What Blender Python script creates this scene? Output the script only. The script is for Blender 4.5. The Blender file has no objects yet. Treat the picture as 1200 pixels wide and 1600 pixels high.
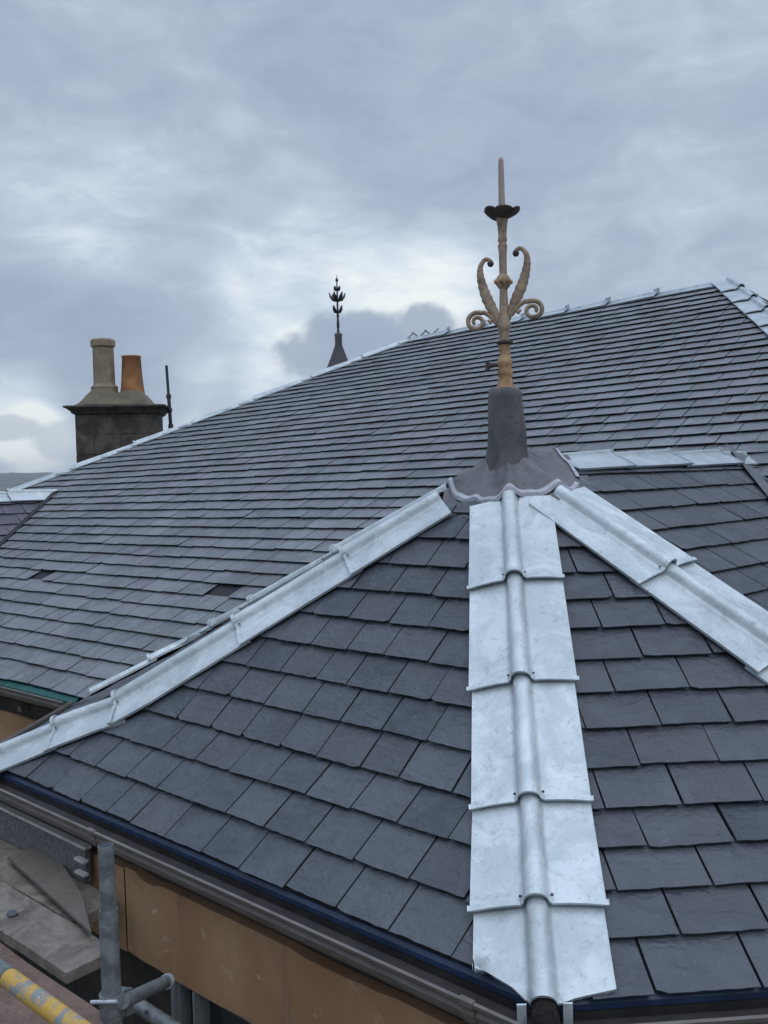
import bpy, math, random
from mathutils import Vector, Matrix
R = math.radians
random.seed(7)
S = bpy.context.scene
COL = S.collection
Z0 = 8.0                                   # the camera stands on a scaffold 8 m above the ground

# ---------------------------------------------------------------- camera
V = Vector
PITCH, ROLL, FPX = math.atan(62 / 1400), -R(1.5), 1400.0
_f = V((0, math.cos(PITCH), -math.sin(PITCH))); _u = V((0, math.sin(PITCH), math.cos(PITCH))); _r = V((1, 0, 0))
RT = _r * math.cos(ROLL) + _u * math.sin(ROLL)
UP = _u * math.cos(ROLL) - _r * math.sin(ROLL)
cd = bpy.data.cameras.new('camera'); cam = bpy.data.objects.new('camera', cd); COL.objects.link(cam)
m = Matrix((RT, UP, -_f)).transposed().to_4x4(); m.translation = V((0, 0, Z0))
cam.matrix_world = m
cd.sensor_fit = 'VERTICAL'; cd.sensor_height = 36; cd.lens = 36 * FPX / 1600
cd.clip_start = .05; cd.clip_end = 20000
S.camera = cam

# ---------------------------------------------------------------- light
SUN_EL, SUN_AZ = R(52), R(150)             # high behind the camera's right shoulder, veiled by cloud
sd = bpy.data.lights.new('sun', 'SUN'); sd.energy = 0.5; sd.angle = R(25); sd.color = (1, .96, .9)
sun = bpy.data.objects.new('sun', sd); COL.objects.link(sun)
sdir = V((math.sin(SUN_AZ) * math.cos(SUN_EL), math.cos(SUN_AZ) * math.cos(SUN_EL), math.sin(SUN_EL)))
sun.rotation_euler = sdir.to_track_quat('Z', 'Y').to_euler(); sun.location = (0, 0, 60)
S.view_settings.view_transform = 'Standard'; S.view_settings.look = 'None'
S.view_settings.exposure = 0; S.view_settings.gamma = 1

def dirpx(x, y):
    return (RT * ((x - 600) / FPX) - UP * ((y - 800) / FPX) + _f).normalized()

w = bpy.data.worlds.new('World'); S.world = w; w.use_nodes = True
nt = w.node_tree; N = nt.nodes; L = nt.links; N.clear()
class G:                                    # tiny node helper
    def __init__(s, nt): s.nt = nt
    def n(s, t, **k):
        o = s.nt.nodes.new(t)
        for a, b in k.items(): setattr(o, a, b)
        return o
    def put(s, sock, v):
        if isinstance(v, bpy.types.NodeSocket): s.nt.links.new(v, sock)
        elif v is not None: sock.default_value = v
    def math(s, op, a, b=None, c=None, clamp=False):
        o = s.n('ShaderNodeMath', operation=op, use_clamp=clamp)
        s.put(o.inputs[0], a); s.put(o.inputs[1], b)
        if c is not None: s.put(o.inputs[2], c)
        return o.outputs[0]
    def vmath(s, op, a, b=None):
        o = s.n('ShaderNodeVectorMath', operation=op); s.put(o.inputs[0], a); s.put(o.inputs[1], b)
        return o.outputs['Value'] if op == 'DOT_PRODUCT' else o.outputs[0]
    def mix(s, f, a, b, t='MIX'):
        o = s.n('ShaderNodeMix', data_type='RGBA', blend_type=t)
        s.put(o.inputs[0], f); s.put(o.inputs[6], a); s.put(o.inputs[7], b); return o.outputs[2]
    def ramp(s, f, stops):
        o = s.n('ShaderNodeValToRGB'); e = o.color_ramp.elements
        while len(e) < len(stops): e.new(.5)
        for k, (p, c) in zip(e, stops): k.position = p; k.color = c if len(c) == 4 else (*c, 1)
        s.put(o.inputs[0], f); return o.outputs[0]
    def rng(s, v, a, b, c=0., d=1., smooth=True):
        o = s.n('ShaderNodeMapRange', interpolation_type='SMOOTHSTEP' if smooth else 'LINEAR')
        s.put(o.inputs[0], v)
        for i, q in enumerate((a, b, c, d)): o.inputs[i + 1].default_value = q
        return o.outputs[0]
    def noise(s, vec, scale, detail=5, rough=.55, dist=0.):
        o = s.n('ShaderNodeTexNoise'); s.put(o.inputs['Vector'], vec)
        o.inputs['Scale'].default_value = scale; o.inputs['Detail'].default_value = detail
        o.inputs['Roughness'].default_value = rough; o.inputs['Distortion'].default_value = dist
        return o.outputs[0]
g = G(nt)
tc = g.n('ShaderNodeTexCoord'); D = tc.outputs['Generated']
sep = g.n('ShaderNodeSeparateXYZ'); g.put(sep.inputs[0], D)
X, Y, Z = sep.outputs
zc = g.math('MAXIMUM', Z, 0.)
den = g.math('ADD', zc, .34)
cmb = g.n('ShaderNodeCombineXYZ')
g.put(cmb.inputs[0], g.math('DIVIDE', X, den)); g.put(cmb.inputs[1], g.math('DIVIDE', Y, den)); g.put(cmb.inputs[2], g.math('MULTIPLY', Z, 1.5))
P = cmb.outputs[0]
n1 = g.noise(g.vmath('MULTIPLY', D, (1., 1., 2.6)), 3.1, 9, .56, .5)            # big cloud masses
n2 = g.noise(g.vmath('MULTIPLY', D, (1., 1., 2.2)), 11., 8, .6, .6)
nn = g.math('ADD', g.math('MULTIPLY', n1, .58), g.math('MULTIPLY', n2, .42))
def blob(px, py, w_, amp):                   # a patch of the sky, w_ = half width in degrees
    c = dirpx(px, py)
    d = g.vmath('DOT_PRODUCT', D, tuple(c))
    k = g.rng(d, math.cos(R(w_ * 1.6)), 1.0, 0, 1)
    return g.math('MULTIPLY', k, amp)
b = nn
for args in ((85, 290, 3.8, .10), (130, 370, 7, .03), (470, 395, 4.2, .12), (640, 455, 3.8, .15), (15, 655, 2.6, .26), (65, 690, 1.8, .22), (400, 640, 5, .12), (455, 590, 2.6, .16), (330, 400, 7, .06), (700, 445, 3, .1),
             (40, 510, 4, -.10), (330, 180, 13, -.03), (560, 250, 10, -.02), (180, 610, 3., -.08), (220, 500, 3.5, -.06), (1120, 420, 4, .05)):
    b = g.math('ADD', b, blob(*args))
col = g.ramp(b, [(0., (.29, .355, .465)), (.36, (.365, .44, .565)), (.50, (.445, .525, .65)), (.60, (.54, .625, .75)), (.70, (.70, .79, .89)), (.82, (.95, 1.0, 1.0))])
# the low bank of grey cumulus behind the main ridge
def bank(px0, px1, pyt, pyb, seed):
    c = dirpx((px0 + px1) / 2, (pyt + pyb) / 2)
    rx = V((c.y, -c.x, 0)).normalized(); ux = rx.cross(c)
    hw = (px1 - px0) / 2 / FPX; hh = (pyb - pyt) / 2 / FPX
    a = g.math('DIVIDE', g.vmath('DOT_PRODUCT', D, tuple(rx)), hw)
    bb = g.math('DIVIDE', g.vmath('DOT_PRODUCT', D, tuple(ux)), hh)
    fr = g.vmath('DOT_PRODUCT', D, tuple(c))
    r2 = g.math('ADD', g.math('MULTIPLY', a, a), g.math('MULTIPLY', bb, bb))
    nz = g.noise(g.vmath('ADD', D, (seed, 0, 0)), 20, 5, .5)
    v = g.math('ADD', r2, g.math('MULTIPLY', g.math('SUBTRACT', nz, .5), -2.6))
    k = g.rng(v, 1.25, .55, 0, 1)
    return g.math('MULTIPLY', k, g.math('GREATER_THAN', fr, .5))
col = g.mix(g.math('MULTIPLY', bank(430, 790, 482, 600, 3.1), .85), col, (.33, .405, .53, 1))
col = g.mix(g.math('MULTIPLY', bank(760, 1010, 440, 520, 9.4), .35), col, (.40, .47, .6, 1))
col = g.mix(g.math('MULTIPLY', bank(-40, 75, 650, 690, 5.2), .6), col, (.40, .46, .58, 1))
col = g.mix(g.math('MULTIPLY', bank(60, 170, 655, 720, 7.7), .7), col, (.50, .58, .68, 1))
# overcast sky: brighter overhead than at the horizon, dim below the horizon
boost = g.rng(Z, .46, .95, 1., 2.5)
hor = g.rng(Z, 0., .07, 1.12, 1.)
below = g.rng(Z, -.08, 0., .35, 1.)
k = g.math('MULTIPLY', g.math('MULTIPLY', boost, hor), g.math('MULTIPLY', below, 10.))
cc = g.vmath('MULTIPLY', col, (1, 1, 1)); sc = g.n('ShaderNodeVectorMath', operation='SCALE'); g.put(sc.inputs[0], col); g.put(sc.inputs['Scale'], k)
sky = g.n('ShaderNodeTexSky', sky_type='NISHITA'); sky.sun_disc = False; sky.sun_elevation = SUN_EL; sky.sun_rotation = SUN_AZ
fin = g.mix(.93, sky.outputs[0], sc.outputs[0])
bg = g.n('ShaderNodeBackground'); g.put(bg.inputs[0], fin); bg.inputs[1].default_value = .10
ow = g.n('ShaderNodeOutputWorld'); L.new(bg.outputs[0], ow.inputs[0])
try: w.cycles.sampling_method = 'MANUAL'; w.cycles.sample_map_resolution = 1024
except Exception: pass

# ---------------------------------------------------------------- materials
MATS = {}
def mat(name, build):
    mt = bpy.data.materials.new(name); mt.use_nodes = True; t = mt.node_tree; t.nodes.clear()
    g = G(t); p = g.n('ShaderNodeBsdfPrincipled'); o = g.n('ShaderNodeOutputMaterial'); t.links.new(p.outputs[0], o.inputs[0])
    build(g, p); MATS[name] = mt; return mt
def objc(g): return g.n('ShaderNodeTexCoord').outputs['Object']
def bump(g, p, h, st, dist=.01):
    o = g.n('ShaderNodeBump'); o.inputs['Strength'].default_value = st; o.inputs['Distance'].default_value = dist
    g.put(o.inputs['Height'], h); g.put(p.inputs['Normal'], o.outputs[0])
def slate_mat(name, dark, light, tint, rough=.48):
    def b(g, p):
        c = objc(g); ge = g.n('ShaderNodeNewGeometry'); ri = ge.outputs['Random Per Island']
        off = g.n('ShaderNodeCombineXYZ'); 
        for i, k in enumerate((37., 91., 53.)): g.put(off.inputs[i], g.math('MULTIPLY', ri, k))
        cv = g.vmath('ADD', c, off.outputs[0])
        na = g.noise(cv, 6, 6, .6, .6); nb = g.noise(cv, 38, 5, .6, .9)
        base = g.mix(ri, (*dark, 1), (*light, 1))
        nd = g.noise(c, 1.1, 5, .6, .3); base = g.mix(g.rng(nd, .40, .62, 0, .6), base, (*[q * .72 for q in dark], 1))
        r2 = g.math('FRACT', g.math('MULTIPLY', ri, 17.3))
        base = g.mix(g.math('MULTIPLY', r2, .55), base, (*tint, 1))
        base = g.mix(g.rng(na, .4, .72, 0, .35), base, (*[q * 1.45 for q in light], 1))
        base = g.mix(g.rng(nb, .58, .74, 0, .5), base, (*[q * 1.8 for q in light], 1)); base = g.mix(g.rng(nb, .42, .30, 0, .5), base, (*[q * .5 for q in dark], 1))
        g.put(p.inputs['Base Color'], base)
        g.put(p.inputs['Roughness'], g.math('ADD', g.math('MULTIPLY', nb, .3), rough - .12))
        wv = g.n('ShaderNodeTexNoise'); g.put(wv.inputs['Vector'], g.vmath('MULTIPLY', cv, (5, 5, 16))); wv.inputs['Scale'].default_value = 2.2; wv.inputs['Detail'].default_value = 7; wv.inputs['Distortion'].default_value = 1.6
        hh = g.math('ADD', g.math('MULTIPLY', wv.outputs[0], .9), g.math('MULTIPLY', na, 1.0))
        bump(g, p, hh, .8, .014)
    return mat(name, b)
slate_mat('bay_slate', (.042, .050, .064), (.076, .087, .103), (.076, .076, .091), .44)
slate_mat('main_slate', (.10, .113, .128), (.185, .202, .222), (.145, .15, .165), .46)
slate_mat('annex_slate', (.068, .068, .092), (.110, .105, .135), (.115, .095, .122), .48)
def zinc(name, c1, c2, rough, metal, smut=.5):
    def b(g, p):
        c = objc(g); ge = g.n('ShaderNodeNewGeometry'); ri = g.n('ShaderNodeObjectInfo').outputs['Random']
        off = g.n('ShaderNodeCombineXYZ'); g.put(off.inputs[0], g.math('MULTIPLY', ri, 13.)); g.put(off.inputs[1], g.math('MULTIPLY', ri, 7.))
        c = g.vmath('ADD', c, off.outputs[0])
        na = g.noise(c, 5, 6, .65, .8); nb = g.noise(c, 34, 6, .72, .6); nc = g.noise(c, 12, 6, .72, 2.2); ne = g.noise(c, 75, 3, .6)
        base = g.mix(g.rng(na, .38, .62), (*c1, 1), (*c2, 1))
        base = g.mix(g.math('MULTIPLY', ri, .22), base, (*[q * .74 for q in c1], 1))
        base = g.mix(g.rng(nc, .54, .70, 0, smut), base, (*[q * .62 for q in c1], 1))
        base = g.mix(g.rng(nb, .57, .68, 0, smut * .8), base, (*[q * .60 for q in c1], 1))
        base = g.mix(g.rng(nb, .40, .30, 0, .4), base, (*[min(1, q * 1.2) for q in c2], 1))
        base = g.mix(g.rng(ne, .70, .76, 0, smut), base, (*[q * .4 for q in c1], 1))
        g.put(p.inputs['Base Color'], base); p.inputs['Metallic'].default_value = metal
        g.put(p.inputs['Roughness'], g.math('ADD', g.math('MULTIPLY', nc, .35), rough - .12))
        bump(g, p, g.math('ADD', g.math('MULTIPLY', na, 1.2), g.math('ADD', g.math('MULTIPLY', nc, .5), g.math('MULTIPLY', nb, .14))), .6, .010)
    return mat(name, b)
zinc('zinc', (.49, .545, .57), (.65, .705, .73), .36, .35, .6)
zinc('edging', (.36, .37, .42), (.50, .51, .56), .5, .2, .3)
zinc('ridge_zinc', (.38, .43, .47), (.52, .57, .61), .45, .25, .5)
zinc('lead', (.115, .118, .132), (.175, .17, .182), .55, .2, .6)
zinc('valley_lead', (.105, .115, .132), (.145, .155, .175), .5, .2, .4)
zinc('dark_lead', (.075, .075, .085), (.13, .12, .125), .6, .2, .8)
slate_mat('spire_slate', (.045, .045, .055), (.06, .058, .068), (.075, .06, .062), .6)
def simple(name, c1, c2, rough, metal=0., scale=8., st=.3, spec=None, stretch=(1, 1, 1)):
    def b(g, p):
        c = g.vmath('MULTIPLY', objc(g), stretch)
        na = g.noise(c, scale, 7, .65, .4); nb = g.noise(c, scale * 6, 5, .7)
        base = g.mix(g.rng(na, .33, .67), (*c1, 1), (*c2, 1))
        base = g.mix(g.rng(nb, .58, .75, 0, .45), base, (*[q * .55 for q in c1], 1))
        g.put(p.inputs['Base Color'], base); p.inputs['Metallic'].default_value = metal; p.inputs['Roughness'].default_value = rough
        bump(g, p, g.math('ADD', na, g.math('MULTIPLY', nb, .4)), st, .008)
    return mat(name, b)
simple('slate_edge_shade', (.030, .035, .046), (.05, .056, .07), .8)  # slate edges coloured dark: the shadow line under each course is painted in
simple('underlay', (.012, .013, .018), (.02, .021, .027), .8)
simple('blue_membrane', (.008, .020, .052), (.016, .036, .088), .45, scale=14)
simple('teal_membrane', (.01, .085, .085), (.015, .13, .12), .5, scale=14)
def iron(name, c1, c2, rust):
    def b(g, p):
        c = objc(g); na = g.noise(c, 16, 7, .7, .8); nb = g.noise(c, 48, 5, .7, .5)
        base = g.mix(g.rng(na, .38, .62), (*c1, 1), (*c2, 1))
        base = g.mix(g.rng(nb, .54, .62, 0, .55), base, (*rust, 1))
        base = g.mix(g.rng(na, .40, .32, 0, .6), base, (*rust, 1))
        g.put(p.inputs['Base Color'], base); p.inputs['Roughness'].default_value = .7
        bump(g, p, g.math('ADD', na, nb), .35, .005)
    mat(name, b)
iron('iron_tan', (.27, .195, .135), (.41, .31, .22), (.11, .055, .03))
iron('iron_gold', (.32, .175, .08), (.48, .31, .18), (.09, .045, .02))
simple('iron_dark', (.035, .026, .028), (.09, .06, .055), .6, .2, 22)
simple('iron_rod', (.33, .26, .24), (.40, .32, .29), .6, .1, 10)
simple('gutter_iron', (.115, .10, .092), (.165, .148, .135), .42, .15, 9, stretch=(1, 1, 4))
simple('gutter_dark', (.014, .012, .014), (.03, .026, .027), .7)
def tanst(g, p):
    c = objc(g); na = g.noise(c, 1.3, 6, .6, .8); nb = g.noise(c, 9, 8, .7, .6); nc = g.noise(g.vmath('MULTIPLY', c, (1, 1, .22)), 7, 6, .65, .4)
    base = g.mix(g.rng(na, .35, .65), (.32, .175, .09, 1), (.43, .265, .15, 1))
    base = g.mix(g.rng(nb, .50, .70, 0, .6), base, (.30, .17, .09, 1))
    base = g.mix(g.rng(nc, .56, .72, 0, .55), base, (.15, .10, .07, 1))
    base = g.mix(g.rng(nb, .40, .30, 0, .5), base, (.62, .50, .36, 1))
    g.put(p.inputs['Base Color'], base); p.inputs['Roughness'].default_value = .9
    bump(g, p, g.math('ADD', nb, nc), .5, .012)
mat('tan_stone', tanst)
simple('dark_stone', (.03, .025, .023), (.06, .05, .045), .9)
simple('pvc_grey', (.15, .16, .175), (.20, .21, .225), .4)
simple('chimney_stone', (.045, .037, .035), (.125, .105, .090), .9, 0, 4.5, .7)
simple('grit', (.09, .095, .10), (.17, .175, .185), .95, 0, 45, .8)
simple('pale_strip', (.42, .41, .37), (.55, .54, .50), .7, 0, 12)
simple('mortar', (.10, .085, .062), (.17, .14, .10), .95, 0, 5, .6)
simple('buff_clay', (.21, .165, .11), (.31, .25, .175), .85, 0, 5, .2)
simple('orange_clay', (.25, .115, .045), (.40, .185, .07), .8, 0, 5, .2)
simple('galvanised', (.11, .125, .13), (.23, .25, .26), .55, .4, 22, .5)
simple('bright_steel', (.5, .54, .58), (.62, .66, .7), .35, .5, 16)
simple('dark_steel', (.03, .035, .045), (.06, .065, .075), .5, .4, 16)
def paint(g, p):
    c = objc(g); na = g.noise(c, 13, 6, .65, .5); nb = g.noise(c, 40, 4, .7)
    base = g.mix(g.rng(na, .50, .60), (.50, .31, .06, 1), (.22, .23, .24, 1))
    base = g.mix(g.rng(nb, .58, .7, 0, .7), base, (.66, .52, .28, 1))
    g.put(p.inputs['Base Color'], base); p.inputs['Roughness'].default_value = .6
mat('yellow_paint', paint)
def wood(name, c1, c2):
    def b(g, p):
        c = objc(g)
        na = g.noise(c, 5, 7, .7, 1.); nb = g.noise(g.vmath('MULTIPLY', c, (9, 9, 9)), 4, 7, .75, .8)
        base = g.mix(g.rng(na, .35, .65), (*c1, 1), (*c2, 1))
        base = g.mix(g.rng(nb, .54, .72, 0, .75), base, (*[q * .35 for q in c1], 1)); nc = g.noise(c, 14, 6, .7, 1.5); base = g.mix(g.rng(nc, .58, .74, 0, .3), base, (.28, .26, .23, 1))
        base = g.mix(g.rng(nb, .44, .30, 0, .5), base, (*[q * 1.5 for q in c2], 1))
        g.put(p.inputs['Base Color'], base); p.inputs['Roughness'].default_value = .85
        bump(g, p, nb, .6, .006)
    mat(name, b)
wood('grey_board', (.105, .088, .075), (.23, .205, .18))
wood('brown_board', (.12, .075, .06), (.19, .125, .10))
wood('ply', (.125, .108, .095), (.155, .135, .12))
simple('window_glass', (.012, .014, .018), (.02, .022, .027), .08)
simple('foam', (.012, .010, .010), (.03, .026, .024), .9, st=.8, scale=60)
def grnd(g, p):
    c = objc(g); na = g.noise(c, .02, 6, .6); nb = g.noise(c, .4, 5, .6)
    g.put(p.inputs['Base Color'], g.mix(g.rng(na, .35, .65), g.mix(nb, (.04, .06, .025, 1), (.07, .085, .04, 1)), (.12, .115, .10, 1))); p.inputs['Roughness'].default_value = 1
mat('ground', grnd)
def hillm(g, p):
    c = objc(g); na = g.noise(c, .006, 6, .6); nb = g.noise(c, .03, 6, .7)
    g.put(p.inputs['Base Color'], g.mix(g.rng(nb, .4, .6), g.mix(g.rng(na, .4, .6), (.045, .065, .05, 1), (.09, .105, .085, 1)), (.03, .042, .038, 1))); p.inputs['Roughness'].default_value = 1
mat('hillside', hillm)

# ---------------------------------------------------------------- building helpers
def lab(o, label=None, cat=None, group=None, kind=None):
    for k, v in (('label', label), ('category', cat), ('group', group), ('kind', kind)):
        if v: o[k] = v
    return o
ORG = {}
def empty(name, loc, label, cat, group=None):
    o = bpy.data.objects.new(name, None); COL.objects.link(o); o.location = (loc[0], loc[1], loc[2] + Z0)
    o.empty_display_size = .2
    ORG[o.name] = V(loc); return lab(o, label, cat, group)
class MB:
    """collects faces; co-ordinates are relative to the camera, z up"""
    def __init__(s): s.v = []; s.f = []; s.m = []; s.sm = []
    def add(s, vs, fs, mi=0, smooth=False):
        b = len(s.v); s.v += [V(p) for p in vs]
        for f in fs: s.f.append([b + i for i in f]); s.m.append(mi); s.sm.append(smooth)
    def build(s, name, mats, parent=None, label=None, cat=None, group=None, kind=None, origin=None):
        me = bpy.data.meshes.new(name)
        root = parent
        org = ORG[parent.name] if parent else V(origin if origin is not None else s.v[0])
        me.from_pydata([p - org for p in s.v], [], s.f)
        for mm in (mats if isinstance(mats, (list, tuple)) else [mats]): me.materials.append(MATS[mm])
        for i, p in enumerate(me.polygons): p.material_index = s.m[i]; p.use_smooth = s.sm[i]
        me.update()
        o = bpy.data.objects.new(name, me); COL.objects.link(o)
        if parent: o.parent = parent
        else: o.location = (org.x, org.y, org.z + Z0)
        ORG[o.name] = org
        return lab(o, label, cat, group, kind)
    # shapes
    def box(s, c, ax, ay, az, hx, hy, hz, mi=0):
        c = V(c); vs = [c + ax * (i * hx) + ay * (j * hy) + az * (k * hz) for i in (-1, 1) for j in (-1, 1) for k in (-1, 1)]
        s.add(vs, [(0, 1, 3, 2), (4, 6, 7, 5), (0, 4, 5, 1), (2, 3, 7, 6), (0, 2, 6, 4), (1, 5, 7, 3)], mi)
    def tube(s, pts, rad, seg=12, mi=0, caps=True, flat=None, smooth=True):
        pts = [V(p) for p in pts]; n = len(pts); rad = rad if isinstance(rad, (list, tuple)) else [rad] * n
        rings = []; prev = None
        for i, p in enumerate(pts):
            d = (pts[min(i + 1, n - 1)] - pts[max(i - 1, 0)]).normalized()
            if prev is None:
                a = d.cross(V((0, 0, 1)));  a = a if a.length > .05 else d.cross(V((0, 1, 0)))
                if flat is not None: a = V(flat) - d * V(flat).dot(d)
                a.normalize()
            else: a = (prev - d * prev.dot(d)).normalized()
            prev = a; b = d.cross(a)
            r = rad[i]; ra, rb = (r if isinstance(r, (tuple, list)) else (r, r))
            rings.append([p + a * (math.cos(2 * math.pi * k / seg) * ra) + b * (math.sin(2 * math.pi * k / seg) * rb) for k in range(seg)])
        s.rings(rings, mi, caps, smooth)
    def rings(s, rings, mi=0, caps=True, smooth=True, closed=True):
        seg = len(rings[0]); vs = [p for r in rings for p in r]; fs = []
        for i in range(len(rings) - 1):
            for k in range(seg if closed else seg - 1):
                k2 = (k + 1) % seg; fs.append((i * seg + k, i * seg + k2, (i + 1) * seg + k2, (i + 1) * seg + k))
        s.add(vs, fs, mi, smooth)
        if caps: s.add(rings[0], [tuple(range(seg))[::-1]], mi); s.add(rings[-1], [tuple(range(seg))], mi)
    def lathe(s, c, prof, seg=20, mi=0, smooth=True, caps=True, ph=0):
        c = V(c); s.rings([[c + V((math.cos(ph + 2 * math.pi * k / seg) * r, math.sin(ph + 2 * math.pi * k / seg) * r, z)) for k in range(seg)] for r, z in prof], mi, caps, smooth)
    def profile(s, path, prof, mi=0, smooth=False, caps=True, offs=None):
        """extrude closed profile [(outward, up)] along a polyline in plan, mitred; outward = right-hand side of travel"""
        path = [V(p) for p in path]; rings = []
        for i, p in enumerate(path):
            def od(a, b):
                d = (b - a); d.z = 0; d.normalize(); return V((d.y, -d.x, 0))
            if i == 0: o = od(path[0], path[1])
            elif i == len(path) - 1: o = od(path[-2], path[-1])
            else:
                o1 = od(path[i - 1], p); o2 = od(p, path[i + 1]); o = (o1 + o2); o = o / (1 + o1.dot(o2))
            rings.append([p + o * a + V((0, 0, b)) for a, b in prof])
        s.rings(rings, mi, caps, smooth)

# ---------------------------------------------------------------- the roof's frame (metres, camera at the origin)
def U(azd): a = R(azd); return V((math.sin(a), math.cos(a), 0))
ZE, ZK = -1.3523, -1.070
A = V((.5815, 4.2, .0477))                                   # apex of the bay roof
C0 = V((-1.851, 5.489, ZE)); C1 = V((-1.965, 4.276, ZE)); C2 = V((.375, 2.2248, ZE))
K0 = V((-1.248, 5.680, ZK)); K1 = V((-1.2732, 4.2032, ZK)); K2 = V((.4289, 2.7116, ZK)); K3 = V((1.845, 2.816, ZK))
E1d = (C2 - C1).normalized(); E2d = U(86.); D3 = U(49.)
_t = None
h3 = U(137.6)                                                # C3: where the right hip reaches the eaves
den = E2d.x * h3.y - E2d.y * h3.x
_q = A - C2; _t = (_q.x * h3.y - _q.y * h3.x) / den
C3 = C2 + E2d * _t; C3.z = ZE
J = A + D3 * 2.29
E0 = V((-2.7077, 6.1963, ZE)); Mx = V((.7797, -.62614, 0)).normalized()
nM = V((-.28353, -.35307, .89160)).normalized(); gM = V((.55827, .69519, .45283)).normalized()
E1 = E0 + Mx * 1.02
def MP(a, t, h=0.): return E0 + Mx * a + gM * t + nM * h     # main roof plane
nrm = lambda a, b: (lambda c: c if c.z > 0 else -c)(a.cross(b).normalized())

def clip(poly, hp):
    for (px, py, nx, ny) in hp:
        out = []
        for i in range(len(poly)):
            p, q = poly[i], poly[(i + 1) % len(poly)]
            dp = (p[0] - px) * nx + (p[1] - py) * ny; dq = (q[0] - px) * nx + (q[1] - py) * ny
            if dp >= 0: out.append(p)
            if (dp >= 0) != (dq >= 0):
                k = dp / (dp - dq); out.append((p[0] + (q[0] - p[0]) * k, p[1] + (q[1] - p[1]) * k))
        poly = out
        if len(poly) < 3: return []
    return poly
def half(p, q, inside, inset=0.):
    """half-plane through p,q (2D) containing point inside"""
    nx, ny = -(q[1] - p[1]), q[0] - p[0]
    if (inside[0] - p[0]) * nx + (inside[1] - p[1]) * ny < 0: nx, ny = -nx, -ny
    l = math.hypot(nx, ny); nx /= l; ny /= l; return (p[0] + nx * inset, p[1] + ny * inset, nx, ny)
def slates(mb, pt, tails, a0, a1, wid, hp, lift=.020, thick=.0055, mp=None, skip=None, jit=.002, wvar=.07, sub=9, chip=.0017, rnd=random, gap=(.004, .010), mi=1):
    for j in range(len(tails) - 1):
        t0, t1 = tails[j], tails[j + 1] + .028
        gauge = tails[j + 1] - tails[j]
        a = a0 - wid * (.5 if j % 2 else 1.) + rnd.uniform(-.05, .05) * wid
        while a < a1:
            wd = wid * (1 + rnd.uniform(-wvar, wvar)) if rnd.random() > .04 else wid * rnd.uniform(.7, .85)
            gp = rnd.uniform(*gap)
            b0, b1 = a + gp / 2, a + wd - gp / 2
            a += wd
            dt = rnd.gauss(0, jit); sk = rnd.gauss(0, jit * .6)
            low = [(b0 + (b1 - b0) * i / sub, t0 + dt + sk * (2 * i / sub - 1) + (rnd.uniform(-chip, chip) if sub > 1 else 0)) for i in range(sub + 1)]
            if sub > 1 and rnd.random() < .3:                # a knocked corner
                k_ = 0 if rnd.random() < .5 else -1
                low[k_] = (low[k_][0], low[k_][1] + rnd.uniform(.005, .012))
            poly = low + [(b1 - sk, t1), (b0 - sk, t1)]
            cx, ct = (b0 + b1) / 2, (t0 + t1) / 2
            if skip and skip(cx, t0 + gauge / 2, wd): continue
            if mp: poly = [mp(*p) for p in poly]
            poly = clip(poly, hp)
            if len(poly) < 3: continue
            xs = [p[0] for p in poly]
            if max(xs) - min(xs) < .012: continue
            L0 = lift + rnd.uniform(-.0025, .003); tl = rnd.uniform(-.0015, .0015)
            def H(p):
                tt = (p[1] - t0) if not mp else (p[1] - mp(p[0], t0)[1])
                return L0 + (0.0045 - L0) * max(0, min(1.05, tt / (t1 - t0))) + tl * ((p[0] - cx) / wid)
            top = [pt(p[0], p[1], H(p)) for p in poly]; bot = [pt(p[0], p[1], H(p) - thick) for p in poly]
            n = len(poly)
            mb.add(top + bot, [tuple(range(n))], mi)
            bs = len(mb.v) - 2 * n
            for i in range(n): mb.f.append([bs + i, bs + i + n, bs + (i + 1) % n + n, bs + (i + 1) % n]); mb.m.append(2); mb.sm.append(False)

BLD_O = V((.5, 6.5, -8.))
building = empty('stone_building', BLD_O, 'stone house under newly slated blue grey roofs with bright zinc hips and a canted bay', 'building')

# ---------------------------------------------------------------- bay roof
bay = MB()
def face(P0, Q0, P1, Q1, apex, tl_low, tl_up, wid, rnd, lift=.025, inset=.12):
    """P0,Q0 eaves corners; P1,Q1 the kick; apex. courses tl_low (to the kick), then tl_up"""
    e = (Q0 - P0); e.z = 0; e.normalize()
    for lo, (a, b), (c, d) in ((True, (P0, Q0), (P1, Q1)), (False, (P1, Q1), (apex, apex))):
        n = nrm(e, c - a); gg = n.cross(e); gg = gg if gg.z > 0 else -gg
        bay.add([a - n * .002, b - n * .002] + ([d - n * .002, c - n * .002] if lo else [c - n * .002]), [(0, 1, 2, 3) if lo else (0, 1, 2)], 0)
        to = lambda p: ((p - a).dot(e), (p - a).dot(gg))
        pt = lambda x, t, h, a=a, e=e, gg=gg, n=n: a + e * x + gg * t + n * h
        cen = ((b - a).length / 2, .1)
        hp = [half(to(a), to(c), cen, inset), half(to(b), to(d), cen, inset)]
        hp = [(x - nx * .0, y, nx, ny) for x, y, nx, ny in hp]
        tails = tl_low(to(c)[1]) if lo else tl_up(to(c)[1])
        slates(bay, pt, tails, 0, (b - a).length, wid, hp, lift=lift, rnd=rnd)
even = lambda k, over: (lambda T: [(-over if i == 0 else 0) + T * i / k for i in range(k + 1)])
def ups(gauge): return lambda T: [gauge * i for i in range(int(T / gauge) + 1)]
face(C1, C2, K1, K2, A, even(3, .0), ups(.160), .218, random.Random(3))
face(C2, C3, K2, K3, A, even(4, .02), ups(.150), .262, random.Random(11))
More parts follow.
